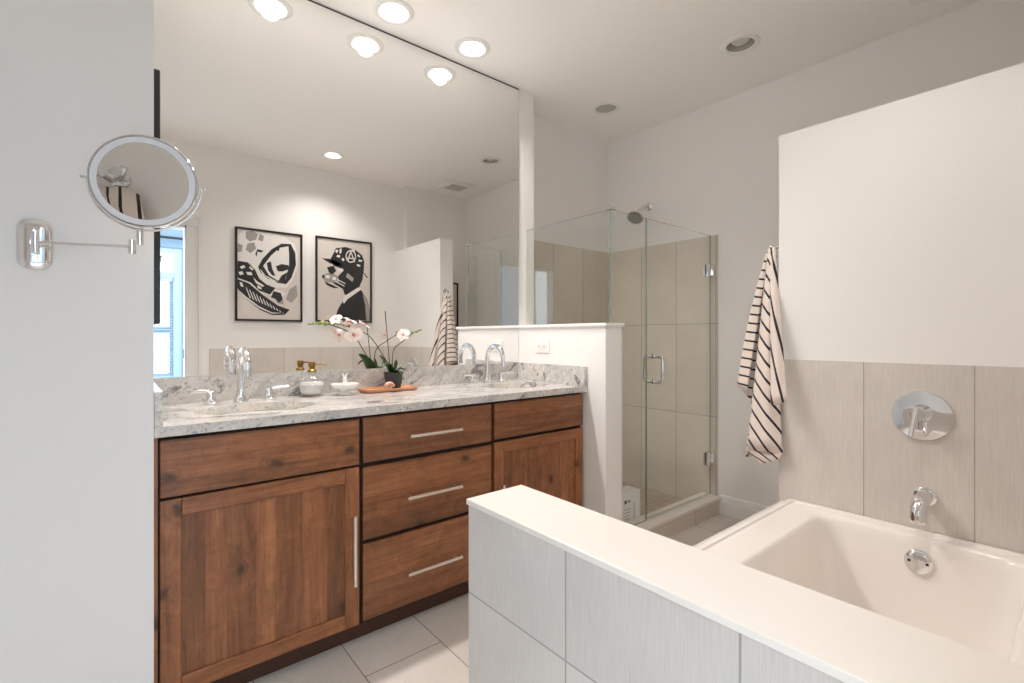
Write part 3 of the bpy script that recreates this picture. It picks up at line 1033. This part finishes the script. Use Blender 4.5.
helm_light = [unit1(q) for q in (
    [(243, 265), (285, 208), (335, 165), (384, 157), (388, 200), (388, 262), (368, 338), (322, 346), (275, 318)],
    [(225, 280), (255, 318), (320, 352), (352, 355), (300, 352), (238, 312)],
    *[[(150 + 18 * k, 385 + 12.5 * k), (155 + 18 * k, 388 + 12.5 * k), (178 + 16.5 * k, 446 + 7.5 * k), (172 + 16.5 * k, 446 + 7.5 * k)] for k in range(12)], [(112, 400), (150, 436), (222, 492), (292, 524), (352, 526), (292, 530), (220, 500), (148, 444)], [(190, 330), (212, 352), (250, 376), (240, 382), (204, 362)], [(112, 300), (132, 296), (140, 312), (120, 318)], [(210, 372), (232, 384), (236, 396), (214, 390)], [(172, 268), (190, 284), (186, 292), (168, 276)],
    [(118, 356), (132, 360), (140, 384), (124, 380)], [(120, 270), (140, 262), (150, 274), (128, 284)], [(152, 300), (180, 300), (186, 318), (160, 316)])]
helm_face = [unit1(q) for q in ([(312, 268), (345, 255), (386, 262), (384, 285), (350, 296), (325, 296)], [(262, 250), (285, 240), (292, 280), (310, 320), (292, 318), (270, 290)], [(310, 168), (335, 162), (330, 182), (316, 180)],
                                [(345, 318), (378, 300), (366, 340), (330, 344)])]
picture(0.775, 1.300, 1.268, 2.040, 0.001, 'black framed print of a helmet, left of the pair seen in the mirror',
        ((INKW, helm_white), (INKG, helm_grey), (INK, helm_ink), (INKW, helm_light), (INK, helm_face)))

ink = [unit2(q) for q in (
    [(650, 572), (652, 540), (665, 500), (690, 458), (715, 446), (792, 392), (828, 445), (848, 500), (848, 572)],
    [(622, 228), (640, 262), (682, 276), (690, 292), (664, 320), (668, 350), (634, 356), (690, 390), (702, 424), (740, 412), (782, 380), (802, 336), (806, 300), (828, 328), (832, 322), (808, 296), (812, 236), (798, 200), (764, 174), (706, 156), (652, 164), (638, 196)],
    [(577, 221), (628, 224), (692, 256), (660, 262), (620, 248)], [(605, 270), (640, 262), (655, 290), (632, 312), (615, 300)], [(578, 318), (590, 310), (592, 332), (580, 332)], [(590, 348), (640, 372), (668, 386), (640, 386), (604, 370)])]
grey_ = [unit2(q) for q in ([(596, 306), (630, 300), (664, 318), (666, 350), (636, 356), (600, 352), (584, 336)], [(780, 400), (826, 448), (842, 500), (842, 572), (800, 572)])]
sheen = [unit2(q) for q in ([(800, 410), (826, 448), (842, 500), (842, 570), (822, 570), (818, 480)], [(716, 300), (752, 330), (744, 350), (706, 322)])]
white = [unit2(q) for q in ([(690, 462), (698, 430), (776, 380), (796, 390), (716, 446), (696, 472)], [(600, 312), (622, 318), (616, 334), (596, 330)], [(636, 322), (654, 326), (650, 342), (632, 340)],
    [(662, 282), (690, 276), (694, 290), (676, 296)], [(650, 345), (700, 372), (698, 376), (648, 350)], [(660, 335), (705, 358), (703, 362), (658, 340)],
    [(648, 182), (656, 170), (666, 176), (658, 192)], [(672, 168), (684, 164), (682, 190), (672, 194)], [(660, 200), (676, 204), (672, 216), (656, 212)], [(775, 196), (790, 206), (784, 214), (772, 206)], [(780, 225), (800, 228), (798, 238), (778, 236)], [(770, 250), (790, 256), (786, 266), (768, 260)], [(690, 216), (700, 226), (694, 236), (682, 226)], [(742, 168), (760, 176), (756, 182), (740, 176)])]
ring = []
for k in range(24):
    a, b = 2 * math.pi * k / 24, 2 * math.pi * (k + 1) / 24
    c = lambda q, r: (735 + r * 0.82 * math.cos(q), 208 + r * math.sin(q))
    ring.append(unit2([c(a, 36), c(b, 36), c(b, 29), c(a, 29)]))
ring += [unit2(q) for q in ([(714, 234), (720, 236), (738, 182), (732, 180)], [(732, 180), (738, 182), (760, 240), (753, 240)], [(716, 214), (762, 218), (762, 225), (714, 221)])]
picture(1.415, 1.944, 1.272, 2.050, 0.001, 'black framed print of an animal in cap and suit, right of the mirrored pair',
        ((INKG, grey_), (INK, ink), (INKG, sheen), (INKW, white), (INKW, ring)))
picture(2.48, 2.885, 1.25, 1.716, 0.086, 'black framed picture on the far wall behind the tub partition')
# picture hung on the return wall beside the mirror, seen edge on
t = thing('framed_picture', 'black framed picture seen edge on, beside the big mirror', 'picture', (0.09, 2.02, 1.18))
bm = new()
y0, y1, z0, z1 = 1.86, 2.20, 1.178, 1.968
for a, b, c, d in ((y0, y0 + 0.02, z0, z1), (y1 - 0.02, y1, z0, z1), (y0 + 0.02, y1 - 0.02, z0, z0 + 0.02), (y0 + 0.02, y1 - 0.02, z1 - 0.02, z1)):
    box(bm, 0.0905, 0.116, a, b, c, d, 0.002, 1)
link('frame', bm, BLACK, t)
bm = new()
box(bm, 0.0905, 0.100, y0 + 0.02, y1 - 0.02, z0 + 0.02, z1 - 0.02)
link('print', bm, PAPER, t)

# ------------------------------------------------------------------ bathtub and fittings
tub = thing('bathtub', 'white built-in bathtub between the knee wall and the tiled partition', 'bathtub', (1.47, 0.40, 0.0))
X0, X1, Y0, Y1, ZR = XK1 + 0.003, XT - 0.012, 0.014, 0.822, 0.462
cxx, cyy, hx, hy = (X0 + X1) / 2, (Y0 + Y1) / 2, (X1 - X0) / 2, (Y1 - Y0) / 2
bcx, bcy = cxx + 0.008, 0.400
specs = [(cxx, cyy, hx, hy, 0.012, 0.446), (cxx, cyy, hx, hy, 0.012, ZR - 0.003), (cxx, cyy, hx - 0.003, hy - 0.003, 0.012, ZR), (cxx, cyy, hx - 0.018, hy - 0.020, 0.012, ZR), (cxx, cyy, hx - 0.021, hy - 0.024, 0.012, ZR - 0.006),
         (bcx, bcy, hx - 0.062, 0.292, 0.085, ZR - 0.007), (bcx, bcy, hx - 0.069, 0.285, 0.082, ZR - 0.010), (bcx, bcy, hx - 0.076, 0.278, 0.080, ZR - 0.020), (bcx, bcy, hx - 0.082, 0.272, 0.080, ZR - 0.045),
         (bcx, bcy, hx - 0.100, 0.255, 0.09, 0.30), (bcx, bcy, hx - 0.125, 0.238, 0.10, 0.15), (bcx, bcy, hx - 0.150, 0.215, 0.10, 0.095), (bcx, bcy, hx - 0.20, 0.17, 0.09, 0.072), (bcx, bcy, hx - 0.35, 0.08, 0.05, 0.066)]
bm = new()
rings = [[bm.verts.new((x, y, z)) for x, y in rrect(a, b, c, d, r, 10)] for a, b, c, d, r, z in specs]
for a, b in zip(rings, rings[1:]):
    for i in range(len(a)):
        j = (i + 1) % len(a)
        bm.faces.new((a[i], a[j], b[j], b[i]))
bm.faces.new(rings[-1])
link('shell', bm, ACRYLIC, tub, smooth=True)
ox = bcx + hx - 0.0915
bm = new()
oax = Vector((-1, 0, 0.16)).normalized()
lathe(bm, [(0, -0.002), (0.040, -0.002), (0.040, 0.004), (0.036, 0.010), (0.026, 0.013), (0, 0.014)], (ox + 0.001, 0.385, 0.376), oax, 32)
ov = link('overflow_plate', bm, CHROME, tub, smooth=True, label='round chrome overflow plate')
for s in (-1, 1):
    bm = new()
    lathe(bm, [(0, 0.011), (0.0045, 0.011), (0.0045, 0.0135), (0, 0.014)], (ox, 0.385 + s * 0.024, 0.376), oax, 10)
    link('screw', bm, GAP, ov)
VX = XT - 0.009
vt = thing('tub_valve', 'round chrome tub valve plate with lever above the spout', 'tub valve', (VX, 0.391, 0.860))
bm = new()
lathe(bm, [(0, 0), (0.087, 0), (0.087, 0.004), (0.083, 0.009), (0.060, 0.011), (0.040, 0.012), (0, 0.012)], (VX, 0.391, 0.860), (-1, 0, 0), 48)
link('valve_plate', bm, CHROME, vt, smooth=True)
bm = new()
lathe(bm, [(0, 0.010), (0.030, 0.010), (0.028, 0.022), (0.024, 0.040), (0.024, 0.058), (0.021, 0.062), (0, 0.062)], (VX, 0.391, 0.872), (-1, 0, 0), 32)
link('valve_hub', bm, CHROME, vt, smooth=True)
bm = new()
tube(bm, [(VX - 0.058, 0.396, 0.892), (VX - 0.066, 0.400, 0.866), (VX - 0.080, 0.408, 0.796)], [0.0085, 0.0085, 0.0075], 14)
link('lever', bm, CHROME, vt, smooth=True)
bm = new()
tube(bm, [(VX - 0.012, 0.384, 0.840), (VX - 0.034, 0.376, 0.812), (VX - 0.042, 0.373, 0.800)], [0.008, 0.007, 0.006], 12)
link('diverter_lever', bm, CHROME, vt, smooth=True)
sp = thing('tub_spout', 'chrome tub spout on the tiled wall over the overflow plate', 'spout', (VX, 0.383, 0.578))
bm = new()
lathe(bm, [(0, 0), (0.032, 0), (0.032, 0.005), (0.027, 0.009), (0, 0.009)], (VX, 0.383, 0.580), (-1, 0, 0), 32)
link('flange', bm, CHROME, sp, smooth=True)
bm = new()
tube(bm, [(VX - 0.004, 0.383, 0.580), (VX - 0.06, 0.383, 0.579), (VX - 0.085, 0.383, 0.573), (VX - 0.102, 0.383, 0.556), (VX - 0.108, 0.383, 0.532), (VX - 0.108, 0.383, 0.516)], [0.024, 0.024, 0.0245, 0.024, 0.0235, 0.0245], 20)
link('spout_body', bm, CHROME, sp, smooth=True)

# ------------------------------------------------------------------ towels
TOW = M('striped_towel', srgb(226, 212, 202), 0.95)
uv = TOW.n('TexCoord').outputs['UV']
uvs = TOW.n('SeparateXYZ', {0: uv})
fr = TOW.math('FRACT', uvs.outputs[1])
sel = TOW.math('LESS_THAN', fr, 0.21)
TOW.col(TOW.mix(sel, srgb(226, 212, 202), srgb(38, 37, 46)))
wv = TOW.noise(TOW.coords(), 260, 2)
TOW.bump(wv, 0.35, 0.004)
TOW.b.inputs['Sheen Weight'].default_value = 0.2


def cloth(name, panels, parent, thick=0.006, n=16):
    """panels: four corners (top left, top right, bottom left, bottom right) + stripe value at each + bulge direction"""
    bm = new()
    lay = bm.loops.layers.uv.new('UVMap')
    for cs, ss, bul in panels:
        tl, tr, bl, br = [Vector(c) for c in cs]
        bul = Vector(bul)
        g, sv = [], []
        for j in range(n + 1):
            v = j / n
            row, srow = [], []
            for i in range(n + 1):
                u = i / n
                p = (tl * (1 - u) + tr * u) * (1 - v) + (bl * (1 - u) + br * u) * v
                p = p + bul * (math.sin(math.pi * u) * (0.25 + 0.75 * math.sin(math.pi * min(1, v * 0.85))) + 0.10 * math.sin(3 * math.pi * u + 2 * v) * math.sin(math.pi * u))
                row.append(bm.verts.new(p))
                srow.append((ss[0] * (1 - u) + ss[1] * u) * (1 - v) + (ss[2] * (1 - u) + ss[3] * u) * v + 0.12 * math.sin(math.pi * u) * v)
            g.append(row)
            sv.append(srow)
        for j in range(n):
            for i in range(n):
                f = bm.faces.new((g[j][i], g[j][i + 1], g[j + 1][i + 1], g[j + 1][i]))
                for l, (a, b) in zip(f.loops, ((j, i), (j, i + 1), (j + 1, i + 1), (j + 1, i))):
                    l[lay].uv = (b / n, sv[a][b] + 100)
    o = link(name, bm, TOW.m, parent, smooth=True)
    md = o.modifiers.new('thickness', 'SOLIDIFY')
    md.thickness = thick
    md.offset = 0
    return o


tw = thing('striped_towel', 'cream towel with dark stripes hanging from the end of the tub partition', 'towel', (2.24, 0.93, 1.53))
cloth('towel_cloth', [
    # main fall, facing the room's left
    (((2.235, 0.925, 1.525), (2.235, 0.908, 1.530), (2.160, 0.982, 0.640), (2.160, 0.838, 0.655)), (-39.5, -40.1, -26.2, -28.9), (-0.03, 0.0, 0)),
    (((2.160, 0.982, 0.640), (2.160, 0.838, 0.655), (2.165, 0.930, 0.585), (2.160, 0.850, 0.625)), (-26.2, -28.9, -25.0, -28.2), (-0.012, 0.0, 0)),
    # fold behind it
    (((2.245, 0.932, 1.510), (2.240, 0.926, 1.512), (2.245, 1.068, 0.920), (2.185, 0.996, 0.895)), (7.3, 7.0, 22.2, 22.7), (-0.02, 0.02, 0)),
    # narrow front fold by the wall
    (((2.232, 0.915, 1.530), (2.230, 0.896, 1.528), (2.120, 0.868, 0.852), (2.118, 0.805, 0.872)), (-65.8, -66.4, -62.7, -64.3), (-0.018, 0, 0)),
    # far side
    (((2.250, 0.932, 1.512), (2.262, 0.905, 1.525), (2.255, 1.066, 0.905), (2.330, 0.890, 0.70)), (7.3, 8.4, 22.2, 26.0), (0.02, 0.03, 0)),
    (((2.245, 0.932, 1.512), (2.255, 0.910, 1.525), (2.185, 1.000, 0.600), (2.320, 0.895, 0.62)), (7.3, 8.4, 26.2, 30.0), (0.01, 0.03, 0))], tw)
hk = thing('robe_hook', 'chrome robe hook holding the towel on the partition end', 'hook', (2.245, YT, 1.535))
bm = new()
lathe(bm, [(0, 0), (0.022, 0), (0.022, 0.004), (0.018, 0.007), (0, 0.007)], (2.245, YT, 1.535), (0, 1, 0), 24)
tube(bm, [(2.245, YT + 0.004, 1.535), (2.245, YT + 0.030, 1.528), (2.245, YT + 0.046, 1.522), (2.245, YT + 0.056, 1.537)], [0.007, 0.007, 0.007, 0.008], 10)
link('hook_body', bm, CHROME, hk, smooth=True)

# second towel by the doorway, seen only in the round mirror
EX, EZ = -0.945, 1.875
tw2 = thing('striped_towel', 'cream towel with dark stripes seen in the round magnifying mirror', 'towel', (EX, 0.03, EZ))
cloth('towel_cloth', [
    (((EX - 0.055, 0.030, EZ - 0.02), (EX + 0.055, 0.030, EZ - 0.02), (EX - 0.13, 0.02, EZ - 0.66), (EX + 0.13, 0.02, EZ - 0.62)), (0.2, 4.2, -1.6, 6.0), (0, 0.055, 0.05)),
    (((EX - 0.055, 0.030, EZ - 0.02), (EX + 0.055, 0.030, EZ - 0.02), (EX - 0.11, 0.012, EZ - 0.70), (EX + 0.11, 0.012, EZ - 0.69)), (0.2, 4.2, -1.6, 6.0), (0, 0.012, 0.05))], tw2)
hk2 = thing('robe_hook', 'chrome robe hook above the towel in the round magnifying mirror', 'hook', (EX, 0, EZ + 0.02))
bm = new()
lathe(bm, [(0, 0), (0.024, 0), (0.024, 0.005), (0.018, 0.008), (0, 0.008)], (EX, 0, EZ + 0.02), (0, 1, 0), 24)
for s in (-1, 1):
    tube(bm, [(EX, 0.005, EZ + 0.02), (EX + s * 0.02, 0.030, EZ + 0.015), (EX + s * 0.035, 0.045, EZ + 0.020), (EX + s * 0.042, 0.050, EZ + 0.035)], [0.006, 0.006, 0.006, 0.008], 10)
tube(bm, [(EX, 0.005, EZ + 0.02), (EX, 0.035, EZ + 0.005), (EX, 0.060, EZ + 0.012)], [0.006, 0.006, 0.008], 10)
link('hook_body', bm, CHROME, hk2, smooth=True)

# ------------------------------------------------------------------ shower glass and fittings
YG, XG, GT = 1.602, 1.985, 1.795


def glass(name, bm, parent, thin):
    o = link(name, bm, [GLASS, GLASS_EDGE], parent)
    for p in o.data.polygons:
        p.material_index = 0 if abs(p.normal[thin]) > 0.9 or (p.normal[1 - thin] > 0.9 and thin == 0) else 1
    return o


gp = thing('glass_panel', 'clear glass panel standing on top of the shower half wall', 'glass panel', (XG, 1.93, 1.207))
bm = new()
box(bm, XG - 0.004, XG + 0.004, YG + 0.006, YM - 0.002, 1.208, GT)
glass('panel', bm, gp, 0)
bm = new()
box(bm, XG - 0.010, XG + 0.030, YG - 0.010, YG + 0.030, GT + 0.0006, GT + 0.012, 0.002)
link('corner_clip', bm, CHROME, gp)
gf = thing('glass_panel', 'narrow fixed glass panel between the half wall and the shower door', 'glass panel', (2.16, YG, 0.112))
bm = new()
prism(bm, [(XP1 + 0.010, 0.114), (2.290, 0.114), (2.290, GT), (XG - 0.004, GT), (XG - 0.004, 1.209), (XP1 + 0.010, 1.209)], YG - 0.004, YG + 0.004)
glass('panel', bm, gf, 1)
dr = thing('shower_door', 'frameless glass shower door hinged on the far tiled wall', 'shower door', (2.64, YG, 0.115))
bm = new()
box(bm, 2.296, 2.992, YG - 0.004, YG + 0.004, 0.122, GT)
glass('door_panel', bm, dr, 1)
bm = new()
for s in (-1, 1):
    pts = [Vector((2.366, YG + s * 0.003, 0.882)), Vector((2.366, YG + s * 0.042, 0.882)), Vector((2.366, YG + s * 0.054, 0.886)), Vector((2.366, YG + s * 0.059, 0.900)), Vector((2.366, YG + s * 0.059, 1.008)), Vector((2.366, YG + s * 0.054, 1.022)), Vector((2.366, YG + s * 0.042, 1.026)), Vector((2.366, YG + s * 0.003, 1.026))]
    tube(bm, pts, 0.0105, 14)
    for z in (0.882, 1.026):
        lathe(bm, [(0, 0), (0.013, 0), (0.013, 0.005), (0, 0.005)], (2.366, YG + s * 0.003, z), (0, s, 0), 16)
link('handle', bm, CHROME, dr, smooth=True, label='chrome D-shaped pull on both faces')
for z in (1.563, 0.351):
    bm = new()
    box(bm, 2.935, 2.995, YG - 0.014, YG - 0.0035, z - 0.042, z + 0.042, 0.002)
    box(bm, 2.935, 2.995, YG + 0.0035, YG + 0.014, z - 0.042, z + 0.042, 0.002)
    box(bm, 2.990, XB - 0.010, YG - 0.024, YG + 0.024, z - 0.030, z + 0.030, 0.002)
    link('hinge', bm, CHROME, dr)
bm = new()
box(bm, 2.296, 2.992, YG - 0.006, YG + 0.006, 0.113, 0.124)
link('door_sweep', bm, GLASS, dr)

sh = thing('shower_head', 'round chrome shower head on the far wall above the tile', 'shower head', (XB, 2.075, 2.075))
bm = new()
lathe(bm, [(0, 0), (0.032, 0), (0.031, 0.006), (0.020, 0.014), (0, 0.014)], (XB, 2.080, 2.085), (-1, 0, 0), 24)
link('flange', bm, CHROME, sh, smooth=True)
bm = new()
tube(bm, bez([(XB - 0.005, 2.080, 2.085), (XB - 0.06, 2.082, 2.080), (XB - 0.115, 2.085, 2.040), (XB - 0.135, 2.086, 2.018)], 6), 0.010, 12)
link('shower_arm', bm, CHROME, sh, smooth=True)
hd = Vector((-0.60, -0.10, -0.80)).normalized()
hc = Vector((XB - 0.138, 2.086, 2.016))
bm = new()
lathe(bm, [(0, -0.004), (0.014, -0.002), (0.018, 0.010), (0.030, 0.026), (0.055, 0.040), (0.059, 0.046), (0.058, 0.052), (0.050, 0.053)], hc, hd, 32)
link('head', bm, CHROME, sh, smooth=True)
NOZ = M('grey_nozzle_face', srgb(120, 122, 112), 0.5)
v = NOZ.n('TexVoronoi', {'Vector': NOZ.coords(), 'Scale': 90})
NOZ.col(NOZ.ramp(v.outputs['Distance'], [(0.25, srgb(60, 60, 58)), (0.4, srgb(128, 130, 122))]))
bm = new()
lathe(bm, [(0.051, 0.0525), (0.050, 0.0545), (0.02, 0.056), (0, 0.056)], hc, hd, 32)
link('nozzle_face', bm, NOZ.m, sh, smooth=True)

# white carton standing in the shower behind the fixed glass
CART = M('white_carton', srgb(240, 240, 236), 0.5).m
PRINT = M('carton_print', srgb(60, 64, 66), 0.6).m
PRINTG = M('carton_pale_print', srgb(176, 188, 184), 0.6).m
bx_ = thing('carton', 'small white printed carton behind the fixed shower glass', 'carton', (2.20, 1.73, 0.03))
bm = new()
bx0, bx1, by0, by1, bz0, bz1 = 2.070, 2.335, 1.672, 1.740, 0.031, 0.262
pts = [(bx0, bz0), (bx1, bz0), (bx1, bz1), (bx1 - 0.03, bz1 + 0.012), (bx0 + 0.05, bz1 + 0.012), (bx0, bz1)]
prism(bm, pts, by0, by1)
link('box', bm, CART, bx_)
bm = new()
for x0, x1, z0, z1 in ((2.19, 2.215, 0.205, 0.225), (2.225, 2.240, 0.208, 0.222)):
    box(bm, x0, x1, by0 - 0.0006, by0 + 0.001, z0, z1)
link('dark_print', bm, PRINT, bx_)
bm = new()
for k in range(5):
    box(bm, 2.19, 2.245, by0 - 0.0006, by0 + 0.001, 0.17 - 0.018 * k, 0.176 - 0.018 * k)
box(bm, 2.275, 2.285, by0 - 0.0006, by0 + 0.001, 0.08, 0.20)
link('pale_print', bm, PRINTG, bx_)

# ------------------------------------------------------------------ ceiling fixtures
def can(key, label, kind, watts=0, cone=112):
    x, y = CANS[key]
    t = thing('recessed_light', label, 'ceiling light', (x, y, ZC), 'recessed ceiling lights')
    bm = new()
    lathe(bm, [(0.067, 0.001), (0.066, -0.002), (0.070, -0.009), (0.084, -0.008), (0.093, -0.003), (0.094, 0.0), (0.067, 0.001)], (x, y, ZC), seg=40)
    link('trim_ring', bm, TRIM, t, smooth=True)
    bm = new()
    lathe(bm, [(0.066, 0.0), (0.062, 0.045), (0.050, 0.085), (0.030, 0.105), (0, 0.108)], (x, y, ZC), seg=40)
    link('reflector', bm, REFLECTOR if kind == 'lit' else BAFFLE, t, smooth=True)
    bm = new()
    if kind == 'lens':
        lathe(bm, [(0.0655, 0.004), (0.064, 0.000), (0.04, -0.003), (0, -0.004)], (x, y, ZC), seg=32)
        link('lens', bm, LENS_OFF, t, smooth=True)
    else:
        dz = 0.0 if kind == 'lit' else -0.016
        lathe(bm, [(0.016, 0.100), (0.022, 0.085), (0.036, 0.058), (0.043, 0.042 + dz), (0.043, 0.034 + dz), (0.034, 0.027 + dz), (0, 0.023 + dz)], (x, y, ZC), seg=32)
        link('bulb', bm, LIT if kind == 'lit' else BULB_OFF, t, smooth=True, label='glowing bulb' if kind == 'lit' else 'unlit bulb')
    if watts:
        ld = bpy.data.lights.new('can_lamp', 'SPOT')
        ld.energy = watts
        ld.color = WARM
        ld.spot_size = math.radians(cone)
        ld.spot_blend = 0.85
        ld.shadow_soft_size = 0.045
        lo = bpy.data.objects.new('can_lamp', ld)
        COL.objects.link(lo)
        lo.parent = t
        lo.location = (0, 0, -0.012)


can('v1', 'lit recessed can light over the sink nearest the left wall', 'lit', VANITY_W, 138)
can('v2', 'lit recessed can light over the middle of the vanity', 'lit', VANITY_W, 138)
can('v3', 'lit recessed can light over the sink beside the shower half wall', 'lit', VANITY_W, 138)
can('tub', 'lit recessed can light over the bathtub, seen in the mirror', 'lit', TUB_W, 132)
can('off', 'unlit recessed can light with a silver reflector near the partition', 'off')
can('shower', 'unlit recessed can light with a frosted lens over the shower', 'lens')

VENTG = M('vent_slat_paint', srgb(188, 180, 168), 0.5).m
ev = thing('exhaust_vent', 'square white exhaust vent grille in the ceiling beyond the partition', 'vent', (2.660, 0.410, ZC))
bm = new()
box(bm, 2.520, 2.800, 0.280, 0.540, ZC - 0.020, ZC - 0.0005, 0.005)
link('cover', bm, PLASTIC, ev)
bm = new()
for k in range(9):
    box(bm, 2.570, 2.750, 0.330 + 0.018 * k, 0.337 + 0.018 * k, ZC - 0.0225, ZC - 0.018)
link('grille', bm, VENTG, ev)
wd = thing('sprinkler_cover', 'small round white disc high on the wall above the helmet print', 'sprinkler cover', (0.888, 0, 2.47))
bm = new()
lathe(bm, [(0, 0), (0.036, 0), (0.036, 0.004), (0.030, 0.008), (0.014, 0.009), (0.012, 0.022), (0, 0.023)], (0.888, 0.0, 2.47), (0, 1, 0), 24)
link('disc', bm, PLASTIC, wd, smooth=True)
